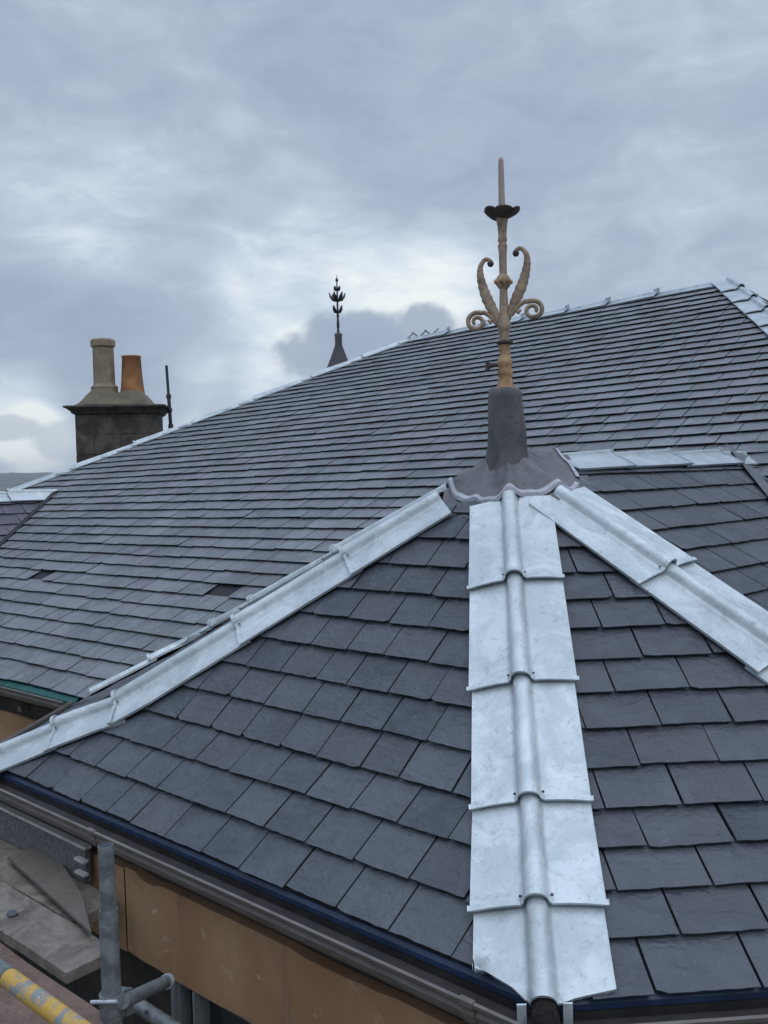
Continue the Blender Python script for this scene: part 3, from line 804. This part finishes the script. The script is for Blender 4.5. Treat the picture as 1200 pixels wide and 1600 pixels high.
flathe('ring_collar', [(.022, zf(537)), (.038, zf(535)), (.040, zf(533)), (.038, zf(531)), (.022, zf(529))], 'iron_dark', 20)
flathe('shaft', [(.023, zf(536)), (.022, zf(520)), (.030, zf(512)), (.032, zf(505)), (.026, zf(495)), (.021, zf(480)), (.018, zf(450)), (.018, zf(395)), (.022, zf(384)), (.022, zf(381)), (.018, zf(379)), (.018, zf(376)), (.022, zf(374)), (.021, zf(370)),
                 (.019, zf(366)), (.022, zf(352)), (.028, zf(340)), (.03, zf(336))], 'iron_tan')
kb = flathe('knop', [(.018, zf(450)), (.030, zf(445)), (.038, zf(438)), (.030, zf(431)), (.018, zf(426))], 'iron_tan', 8)
cd_ = U(180); kk = MB()
for a in (150, 205, 260, 320, 25, 80): kk.lathe(V((A.x, A.y, zf(438))) + U(a) * .034, [(.0005, .013), (.010, .008), (.012, 0), (.010, -.008), (.0005, -.013)], 10)
kk.build('rosette', ['iron_gold'], kb)
flathe('spike', [(.0165, zf(340)), (.0165, zf(330)), (.0145, zf(300)), (.0130, zf(262)), (.0120, zf(250)), (.009, zf(246)), (.003, zf(244.5))], 'iron_rod')
# petalled cup
cup = MB(); seg = 96; rings = []
for r_, z_, am in ((.022, 340, 0), (.040, 339, .0), (.058, 336.5, .004), (.072, 333, .010), (.083, 329, .020)):
    ring = []
    for k in range(seg):
        a = 2 * math.pi * k / seg; lobe = abs(math.sin(a * 3)) ** .6
        rr_ = r_ * (1 + am * 2.2 * (lobe - .6)); z = zf(z_) + (am * .55 * (lobe - .3)) + .004 * math.sin(a * 2 + 1)
        ring.append(V((A.x + math.cos(a) * rr_, A.y + math.sin(a) * rr_, z)))
    rings.append(ring)
rings2 = [[p + V((0, 0, .005)) for p in r] for r in rings[::-1]]
cup.rings(rings + rings2, 0, False, True); cup.build('petal_cup', ['iron_dark'], fin_)
# leaf arms and curls: (radial px, row) traced in the plane of the arm
def arm(azd, k, dz=0):
    d = U(azd); P = lambda r, y: V((A.x, A.y, zf(y) + dz)) + d * (r / 333.0 * k)
    leaf = [(4, 512), (7, 500), (12, 486), (19, 470), (26, 453), (31, 436), (34, 420), (34, 408), (31, 400), (26, 395), (21, 396), (18.5, 400)]
    rad = [(.011, .009), (.012, .012), (.014, .020), (.014, .025), (.013, .025), (.012, .021), (.011, .017), (.010, .013), (.009, .011), (.009, .010), (.010, .010), (.012, .012)]
    mb = MB()
    # smooth the path
    pts = []; rr_ = []
    for i in range(len(leaf) - 1):
        for s in range(5):
            f = s / 5; p0 = leaf[max(i - 1, 0)]; p1 = leaf[i]; p2 = leaf[i + 1]; p3 = leaf[min(i + 2, len(leaf) - 1)]
            cr = lambda a, b, c, e: .5 * ((2 * b) + (-a + c) * f + (2 * a - 5 * b + 4 * c - e) * f * f + (-a + 3 * b - 3 * c + e) * f ** 3)
            pts.append(P(cr(p0[0], p1[0], p2[0], p3[0]), cr(p0[1], p1[1], p2[1], p3[1])))
            ww = 1 + (.09 * math.sin((i * 5 + s) * 2.1) if 8 < i * 5 + s < 40 else 0)
            rr_.append(((rad[i][0] * (1 - f) + rad[i + 1][0] * f) * ww, (rad[i][1] * (1 - f) + rad[i + 1][1] * f) * ww))
    pts.append(P(*leaf[-1])); rr_.append(rad[-1])
    side = d.cross(V((0, 0, 1)))
    mb.tube(pts, rr_, 12, flat=side)
    o = mb.build('leaf_scroll', ['iron_tan'], fin_)
    tipb = MB(); tipb.lathe(P(18.5, 402), [(.0005, .016), (.011, .012), (.016, 0), (.011, -.012), (.0005, -.016)], 12); tipb.build('tip_ball', ['iron_dark'], o)
    # the curl that springs outward
    mb = MB(); pts = [P(10, 498), P(16, 489), P(23, 482), P(30, 477.5)]
    cx, cy, r0 = 41, 492, 15.5
    n = 44
    for i in range(n + 1):
        a = math.radians(-118 + 520 * i / n); r_ = r0 * (1 - i / n * .74)
        pts.append(P(cx + math.cos(a) * r_ , cy + math.sin(a) * r_))
    rad2 = [(.012, .011)] * 4 + [(.013 + .006 * math.sin(math.pi * min(1, i / n * 1.3)), .0115 - .003 * i / n) for i in range(n + 1)]
    mb.tube(pts, rad2, 10, flat=side); mb.build('curl', ['iron_tan'], fin_)
    mb = MB(); mb.tube([P(17, 490), P(21, 494), P(24, 490)], [.010, .011, .006], 8); mb.build('bud', ['iron_tan'], fin_)
arm(104, 1.08, .020); arm(284, 1.04, -.018)
arm(14, 1.0, .0) if False else None
tap = MB(); pT = V((A.x, A.y, zf(568)))
tap.tube([pT + U(272) * .02, pT + U(272) * .05, pT + U(272) * .075 + V((0, 0, -.004))], [.010, .010, .013], 10); tap.tube([pT + U(272) * .078 + V((0, 0, .012)), pT + U(272) * .082 + V((0, 0, -.03))], [.012, .010], 8)
tap.build('side_bolt', ['iron_dark'], fin_)

# ---------------------------------------------------------------- chimney, pole, spire beyond the ridge
def at(x, y, dep):
    d = RT * ((x - 600) / FPX) - UP * ((y - 800) / FPX) + _f; return d * (dep / d.y)
CD = 14.
cb = at(188, 650, CD); ca = R(8)
ch = empty('chimney_stack', (cb.x, cb.y, -8), 'dark stone chimney with moulded cap carrying one buff and one orange pot', 'chimney')
xa = V((math.cos(ca), math.sin(ca), 0)); ya = V((-math.sin(ca), math.cos(ca), 0))
bz = cb.z
s_ = MB()
rc = random.Random(3)
course_h = .30; zz = bz + .0; row = 0
while zz > bz - 2.2:                                           # ashlar courses
    h_ = course_h; n_b = 3 if row % 2 == 0 else 4; hw = .605
    xs = [-hw + 2 * hw * i / n_b for i in range(n_b + 1)]
    if row % 2: xs = [-hw, -hw * .55, .05, hw * .6, hw]
    for x0, x1 in zip(xs, xs[1:]):
        s_.box(V((cb.x, cb.y, zz - h_ / 2)) + xa * ((x0 + x1) / 2), xa, ya, zc_, (x1 - x0) / 2 - .006, .43 + rc.uniform(-.012, .012), h_ / 2 - .006)
    zz -= h_; row += 1
s_.box(V((cb.x, cb.y, (bz - 8) / 2 - .02)), xa, ya, zc_, .597, .42, (8 + bz) / 2 - .03)
s_.build('shaft', ['chimney_stone'], ch)
cp = MB()
def sq(mb, lv, mi=0):
    rings = [[V((cb.x, cb.y, bz + z)) + xa * (sx * hx) + ya * (sy * hy) for sx, sy in ((-1, -1), (1, -1), (1, 1), (-1, 1))] for hx, hy, z in lv]
    mb.rings(rings, mi, True, False)
sq(cp, [(.605, .43, 0), (.64, .46, .02), (.655, .48, .05), (.70, .53, .085), (.745, .57, .105), (.745, .57, .125), (.70, .53, .135)])
cp.build('cap', ['chimney_stone'], ch)
# mortar flaunching sweeping up to the pots
def pot_x(px): return (px - 188) / 100.
fl_ = MB()
nx = 26; rows = []
def flh(x):
    h = .0
    for px, hh in ((-.22, .26), (.20, .24)):
        h = max(h, hh * math.exp(-((abs(x - px) - .12) / .17) ** 2) if abs(x - px) > .12 else hh)
    return h
for j in range(9):
    y = -.52 + 1.04 * j / 8; rows.append([])
    for i in range(nx + 1):
        x = -.70 + 1.40 * i / nx; e = min(1, (1 - abs(y) / .53) * 3.2)
        rows[-1].append(V((cb.x, cb.y, bz + .128 + flh(x) * max(0, e) * (1 if abs(x) < .66 else .2))) + xa * x + ya * y)
fl_.rings(rows, 0, False, True, closed=False)
fl_.build('flaunching', ['mortar'], ch)
pA = V((cb.x, cb.y, bz)) + xa * -.22; pB = V((cb.x, cb.y, bz)) + xa * .20
pt1 = MB(); pt1.lathe(pA, [(.20, .15), (.20, .42), (.205, .43), (.205, .455), (.175, .47), (.163, .50), (.158, 1.0), (.155, 1.05), (.185, 1.075), (.187, 1.16), (.165, 1.185), (.13, 1.185), (.13, .9)], 8, smooth=False, ph=.2)
pt1.build('chimney_pot', ['buff_clay'], ch, label='buff octagonal pot with a wider rim')
pt2 = MB(); pt2.lathe(pB, [(.20, .15), (.185, .35), (.163, .55), (.140, .895), (.148, .90), (.148, .925), (.12, .925), (.115, .7)], 24)
pt2.build('chimney_pot', ['orange_clay'], ch, label='orange tapering round pot')

pb = at(267, 668, CD); pt_ = at(260, 571, CD)
pole = empty('pole', (pb.x, pb.y, -8), 'thin dark metal pole standing just right of the chimney', 'pole')
m_ = MB(); m_.tube([V((pb.x, pb.y, -8)), pb + (pt_ - pb) * 0, pb + (pt_ - pb) * .5], .028, 10); m_.build('lower_tube', ['dark_steel'], pole)
m_ = MB(); m_.tube([pb + (pt_ - pb) * .5, pt_], .022, 10); m_.build('upper_tube', ['dark_steel'], pole)
for f in (.02, .28, .50):
    m_ = MB(); q = pb + (pt_ - pb) * f; m_.tube([q - V((0, 0, .03)), q + V((0, 0, .03))], .040, 10); m_.build('coupler', ['dark_steel'], pole)

SD = 20.; sp = at(530, 572, SD)
tur = empty('turret', (sp.x, sp.y, -8), 'small dark pointed turret roof with an iron finial beyond the long hip', 'turret')
px = SD / FPX
zs = lambda y: (at(530, y, SD)).z
m_ = MB(); c = V((sp.x, sp.y, 0))
m_.lathe(c, [(1.25, zs(572) - 1.9), (.62, zs(572) - .55), (19 * px, zs(573)), (12 * px, zs(556)), (6.5 * px, zs(541)), (5.5 * px, zs(537))], 8, smooth=False, ph=.3)
m_.build('spire', ['spire_slate'], tur)
m_ = MB(); m_.lathe(c, [(1.15, -8), (1.15, zs(572) - 1.92)], 8, smooth=False, ph=.3); m_.build('wall', ['dark_stone'], tur)
m_ = MB(); m_.lathe(c, [(5.6 * px, zs(538)), (5.4 * px, zs(526)), (6.2 * px, zs(524)), (5.5 * px, zs(521)), (2.5 * px, zs(520))], 16); m_.build('sleeve', ['dark_lead'], tur)
fr = MB()
fr.lathe(c, [(2.4 * px, zs(521)), (1.7 * px, zs(514)), (2.4 * px, zs(509)), (2.2 * px, zs(505)), (1.4 * px, zs(498)), (2.2 * px, zs(493)), (1.6 * px, zs(488)), (1.4 * px, zs(462)), (1.1 * px, zs(450)), (.8 * px, zs(436)), (.35 * px, zs(430))], 10)
fo = fr.build('finial', ['dark_steel'], tur)
for zrow, r_, n_, h_ in ((484, 9., 4, 5.), (466, 12.5, 6, 6), (449, 5.5, 4, 3)):
    for k in range(n_):
        a = U(360 * k / n_ + (20 if n_ == 6 else 40)); lf = MB()
        b0 = c + V((0, 0, zs(zrow + 5))); 
        lf.tube([b0 + a * (1 * px), b0 + a * (r_ * .55 * px) + V((0, 0, h_ * .4 * px)), b0 + a * (r_ * .85 * px) + V((0, 0, h_ * 1.2 * px)), b0 + a * (r_ * px) + V((0, 0, h_ * 2.2 * px))],
                [.6 * px, (2.6 * px, 2.0 * px), (2.8 * px, 1.6 * px), .7 * px], 8)
        lf.build('leaf', ['dark_steel'], fo)
m_ = MB(); m_.lathe(c, [(.01, zs(434.4)), (1.8 * px, zs(435.5)), (2.4 * px, zs(437.6)), (1.8 * px, zs(439.8)), (.01, zs(440.6))], 12); m_.build('ball', ['dark_steel'], fo)

# ---------------------------------------------------------------- scaffold at the lower left
def sc(s, d, z): p = C1 + E1d * s + wn_o * d; return V((p.x, p.y, z))
ps = at(165, 1320, 2.6); pz = ps.z
post = empty('scaffold_post', (ps.x, ps.y, -8), 'upright galvanised scaffold tube in front of the tan wall band', 'scaffold tube')
m_ = MB(); m_.tube([V((ps.x, ps.y, pz - .24)), V((ps.x, ps.y, pz - .004)), V((ps.x, ps.y, pz))], [.0228, .0228, .0218], 20); m_.tube([V((ps.x, ps.y, pz - .05)), V((ps.x, ps.y, pz + .001))], .0195, 16, 1); m_.build('spigot', ['galvanised', 'dark_steel'], post)
m_ = MB(); m_.tube([V((ps.x, ps.y, -8)), V((ps.x, ps.y, pz - .20)), V((ps.x, ps.y, pz - .193))], [.0280, .0280, .026], 20); m_.build('tube', ['galvanised'], post)
m_ = MB(); m_.tube([V((ps.x, ps.y, -8)), V((ps.x, ps.y, -7.97))], .1, 16); m_.build('base_plate', ['galvanised'], post)
# transom to the wall
a_ = V((ps.x + .05, ps.y + .02, -1.555)); b_ = at(262, 1533, 2.85)
tr = empty('scaffold_transom', a_, 'short galvanised scaffold tube running from the upright toward the wall', 'scaffold tube')
m_ = MB(); m_.tube([a_ - (b_ - a_).normalized() * .05, b_], .0205, 18); m_.build('tube', ['galvanised'], tr)
m_ = MB(); dd = (b_ - a_).normalized(); m_.tube([b_ - dd * .012, b_ + dd * .004], .0235, 18); m_.tube([b_ - dd * .01, b_ + dd * .006], .018, 14, 1); m_.build('end_ring', ['bright_steel', 'dark_steel'], tr)
m_ = MB(); cq = V((ps.x, ps.y, -1.56)); m_.box(cq + dd * .045, dd, zc_.cross(dd), zc_, .022, .036, .04); m_.tube([cq - V((0, 0, .035)), cq + V((0, 0, .035))], .037, 16)
cpl = m_.build('coupler', ['galvanised'], tr); m_ = MB(); m_.tube([cq + V((-.055, -.02, .02)), cq + V((.03, -.045, .035))], .006, 8); m_.build('bolt', ['bright_steel'], cpl)
# lower tube parallel to the wall
l0, l1 = at(205, 1568, 2.95), at(345, 1622, 2.45); l1 = l0 + E1d * 1.3; l1.z = l0.z = -1.76
lt = empty('scaffold_ledger', l0, 'grey scaffold tube lying low behind the upright, parallel to the wall', 'scaffold tube')
m_ = MB(); m_.tube([l0, l1], .0238, 18); m_.build('tube', ['galvanised'], lt)
m_ = MB(); m_.tube([l0 - E1d * .004, l0 + E1d * .012], .026, 16); m_.build('end_ring', ['bright_steel'], lt)
for s in (.12, .3):
    m_ = MB(); q = l0 + E1d * s + wn_o * .02 + V((0, 0, .016)); m_.lathe(q, [(.001, .006), (.006, .005), (.007, 0)], 8); m_.build('bolt', ['dark_steel'], lt)
# yellow guard tube
y0 = at(20, 1533, 2.2); y0 = V((y0.x, y0.y, y0.z))
yl = empty('guard_tube', y0, 'yellow painted scaffold tube with worn grey patches at the lower left corner', 'scaffold tube')
m_ = MB(); m_.tube([y0 - E1d * 3., y0 + E1d * -.06, y0 + E1d * 1.6], .0240, 18); m_.build('tube', ['yellow_paint'], yl)
m_ = MB(); m_.tube([y0 - E1d * .35, y0 - E1d * .02], .0252, 18); m_.build('bare_sleeve', ['galvanised'], yl)

def board(s0, s1, d0, d1, z, matn, label, th=.038, tw=0., iron=False):
    rb = random.Random(int(abs(d0) * 1000)); b = empty('scaffold_board', sc((s0 + s1) / 2, (d0 + d1) / 2, z - th), label, 'board', 'scaffold boards beside the bay')
    m_ = MB(); n = 24; ring = []
    for i in range(n + 1):
        s = s0 + (s1 - s0) * i / n; j0, j1 = rb.uniform(-.003, .003), rb.uniform(-.003, .003); zz = z + rb.uniform(-.0015, .0015) + tw * (s - s0)
        ring.append([sc(s, d0 + j0, zz), sc(s, (d0 + d1) / 2, zz + .001), sc(s, d1 + j1, zz), sc(s, d1 + j1, zz - th), sc(s, d0 + j0, zz - th)])
    m_.rings(ring, 0, True, False); m_.build('plank', [matn], b)
    if iron:
        m_ = MB(); m_.box(sc(s1 - .025, (d0 + d1) / 2, z - th / 2), E1d, wn_o, zc_, .02, abs(d1 - d0) / 2 + .003, th / 2 + .003); m_.build('end_band', ['galvanised'], b)
    return b
board(-1.6, 1.20, .03, .235, -1.66, 'grey_board', 'weathered grey scaffold board nearest the wall, under the loose plywood', iron=False)
board(-1.9, 1.52, .245, .440, -1.655, 'grey_board', 'pale grey scaffold board between the plywood and the brown board')
board(-1.2, 3.4, .455, .695, -1.69, 'brown_board', 'reddish brown scaffold board, second from the yellow tube')
board(-1.2, 3.6, .71, .93, -1.70, 'brown_board', 'brown scaffold board directly under the yellow tube')
board(-1.2, 3.6, .945, 1.165, -1.70, 'brown_board', 'brown scaffold board at the bottom left corner, in front of the yellow tube')
for i, d in enumerate((.12, .82)):                              # transoms that carry the boards
    pass
# loose plywood sheet on the boards
pw = MB(); q = [at(15, 1338, 4.15), at(72, 1316, 4.2), at(130, 1405, 3.5), at(140, 1455, 3.2)]
zp = -1.632; q = [V((p.x, p.y, p.z)) * (zp / p.z) for p in (at(12, 1342, 4), at(75, 1318, 4), at(128, 1402, 4), at(143, 1462, 4))]
pw.add([V((p.x, p.y, zp + .012)) for p in q] + [V((p.x, p.y, zp)) for p in q], [(0, 1, 2, 3), (0, 4, 5, 1), (1, 5, 6, 2), (2, 6, 7, 3), (3, 7, 4, 0)], 0)
pw.build('plywood_sheet', ['ply'], None, 'loose brown grey plywood offcut lying across the grey scaffold boards', 'plywood sheet', origin=q[0])
for (s_0, d_0, r_0, lb) in ((.30, .33, .05, 'small dark slate chip on the grey boards beside the plywood corner'), (.98, .36, .035, 'smallest dark slate chip on the pale grey board, nearest its end')):
    m_ = MB(); rk = random.Random(int(s_0 * 100)); cc_ = sc(s_0, d_0, -1.6525); nn2 = 7
    rad_ = [r_0 * rk.uniform(.6, 1.2) for _ in range(nn2)]
    lo = [cc_ + E1d * (math.cos(6.283 * i / nn2) * rad_[i]) + wn_o * (math.sin(6.283 * i / nn2) * rad_[i] * .6) for i in range(nn2)]
    m_.rings([lo, [p + V((0, 0, .007)) for p in lo]], 0, True, False)
    m_.build('slate_chip', ['bay_slate'], None, lb, 'slate', origin=cc_)
# toe board standing on edge along the wall
tq = sc(-.3, .025, -1.655)
toe = empty('toe_board', tq, 'grey toe board on edge with a pale top strip, between gutter and plywood', 'board')
def bar(name, s0, s1, d, hd2, z0, z1, mt):
    m_ = MB(); m_.box((sc(s0, d, z0) + sc(s1, d, z1)) / 2, E1d, wn_o, zc_, (s1 - s0) / 2, hd2, (z1 - z0) / 2); m_.build(name, [mt], toe)
bar('panel', -1.5, .965, .024, .012, -1.655, -1.515, 'grit')
bar('top_strip', -1.5, .97, .024, .016, -1.5145, -1.502, 'pale_strip')
bar('cleat', .93, 1.0, .055, .012, -1.555, -1.545, 'pale_strip')
bar('cleat', .93, 1.0, .055, .012, -1.61, -1.60, 'pale_strip')

# ---------------------------------------------------------------- ground, hills
gm = MB(); n = 24; rad = 9000
gm.add([V((-2500, -290, -8)), V((2500, -290, -8)), V((2500, 2600, -8)), V((-2500, 2600, -8))], [(0, 1, 2, 3)])
gm.build('ground', ['ground'], None, kind='structure', origin=V((0, 0, -8)))
from mathutils import noise as MN
hm = MB(); rows = []
for j in range(7):
    r_ = []
    for i in range(241):
        az_ = -75 + 150 * i / 240; d = U(az_); dist = 1500 + 130 * j
        hgt = [0, .55, .85, 1, 1.02, .9, .3][j]
        nn_ = MN.noise(V((az_ * .09, 1.3, 0))) * .5 + .5; n2_ = MN.noise(V((az_ * 1.4, j * .7, 5))); n3 = MN.noise(V((az_ * 6, j, 9)))
        top = 16 + 16 * nn_ + 5 * n2_ + 3.5 * n3 + (10 if az_ < -15 else 0) * 0
        r_.append(V((d.x * dist, d.y * dist, -8 + top * hgt)))
    rows.append(r_)
hm.rings(rows, 0, False, True, closed=False)
hm.build('hills', ['hillside'], None, kind='structure', origin=V((0, 1500, -8)))

# ---------------------------------------------------------------- air
hz = MB(); hx, hy0, hy1 = 2600., -300., 2700.
hz.add([V((x, y, z)) for x in (-hx, hx) for y in (hy0, hy1) for z in (-9., 50.)], [(0, 1, 3, 2), (4, 6, 7, 5), (0, 4, 5, 1), (2, 3, 7, 6), (0, 2, 6, 4), (1, 5, 7, 3)])
mt = bpy.data.materials.new('haze'); mt.use_nodes = True; t = mt.node_tree; t.nodes.clear()
vp = t.nodes.new('ShaderNodeVolumePrincipled'); vo = t.nodes.new('ShaderNodeOutputMaterial'); t.links.new(vp.outputs[0], vo.inputs['Volume'])
vp.inputs['Color'].default_value = (.86, .90, .95, 1); vp.inputs['Density'].default_value = .00035; MATS['haze'] = mt
hz.build('haze', ['haze'], None, kind='stuff', origin=V((0, 0, -9)))
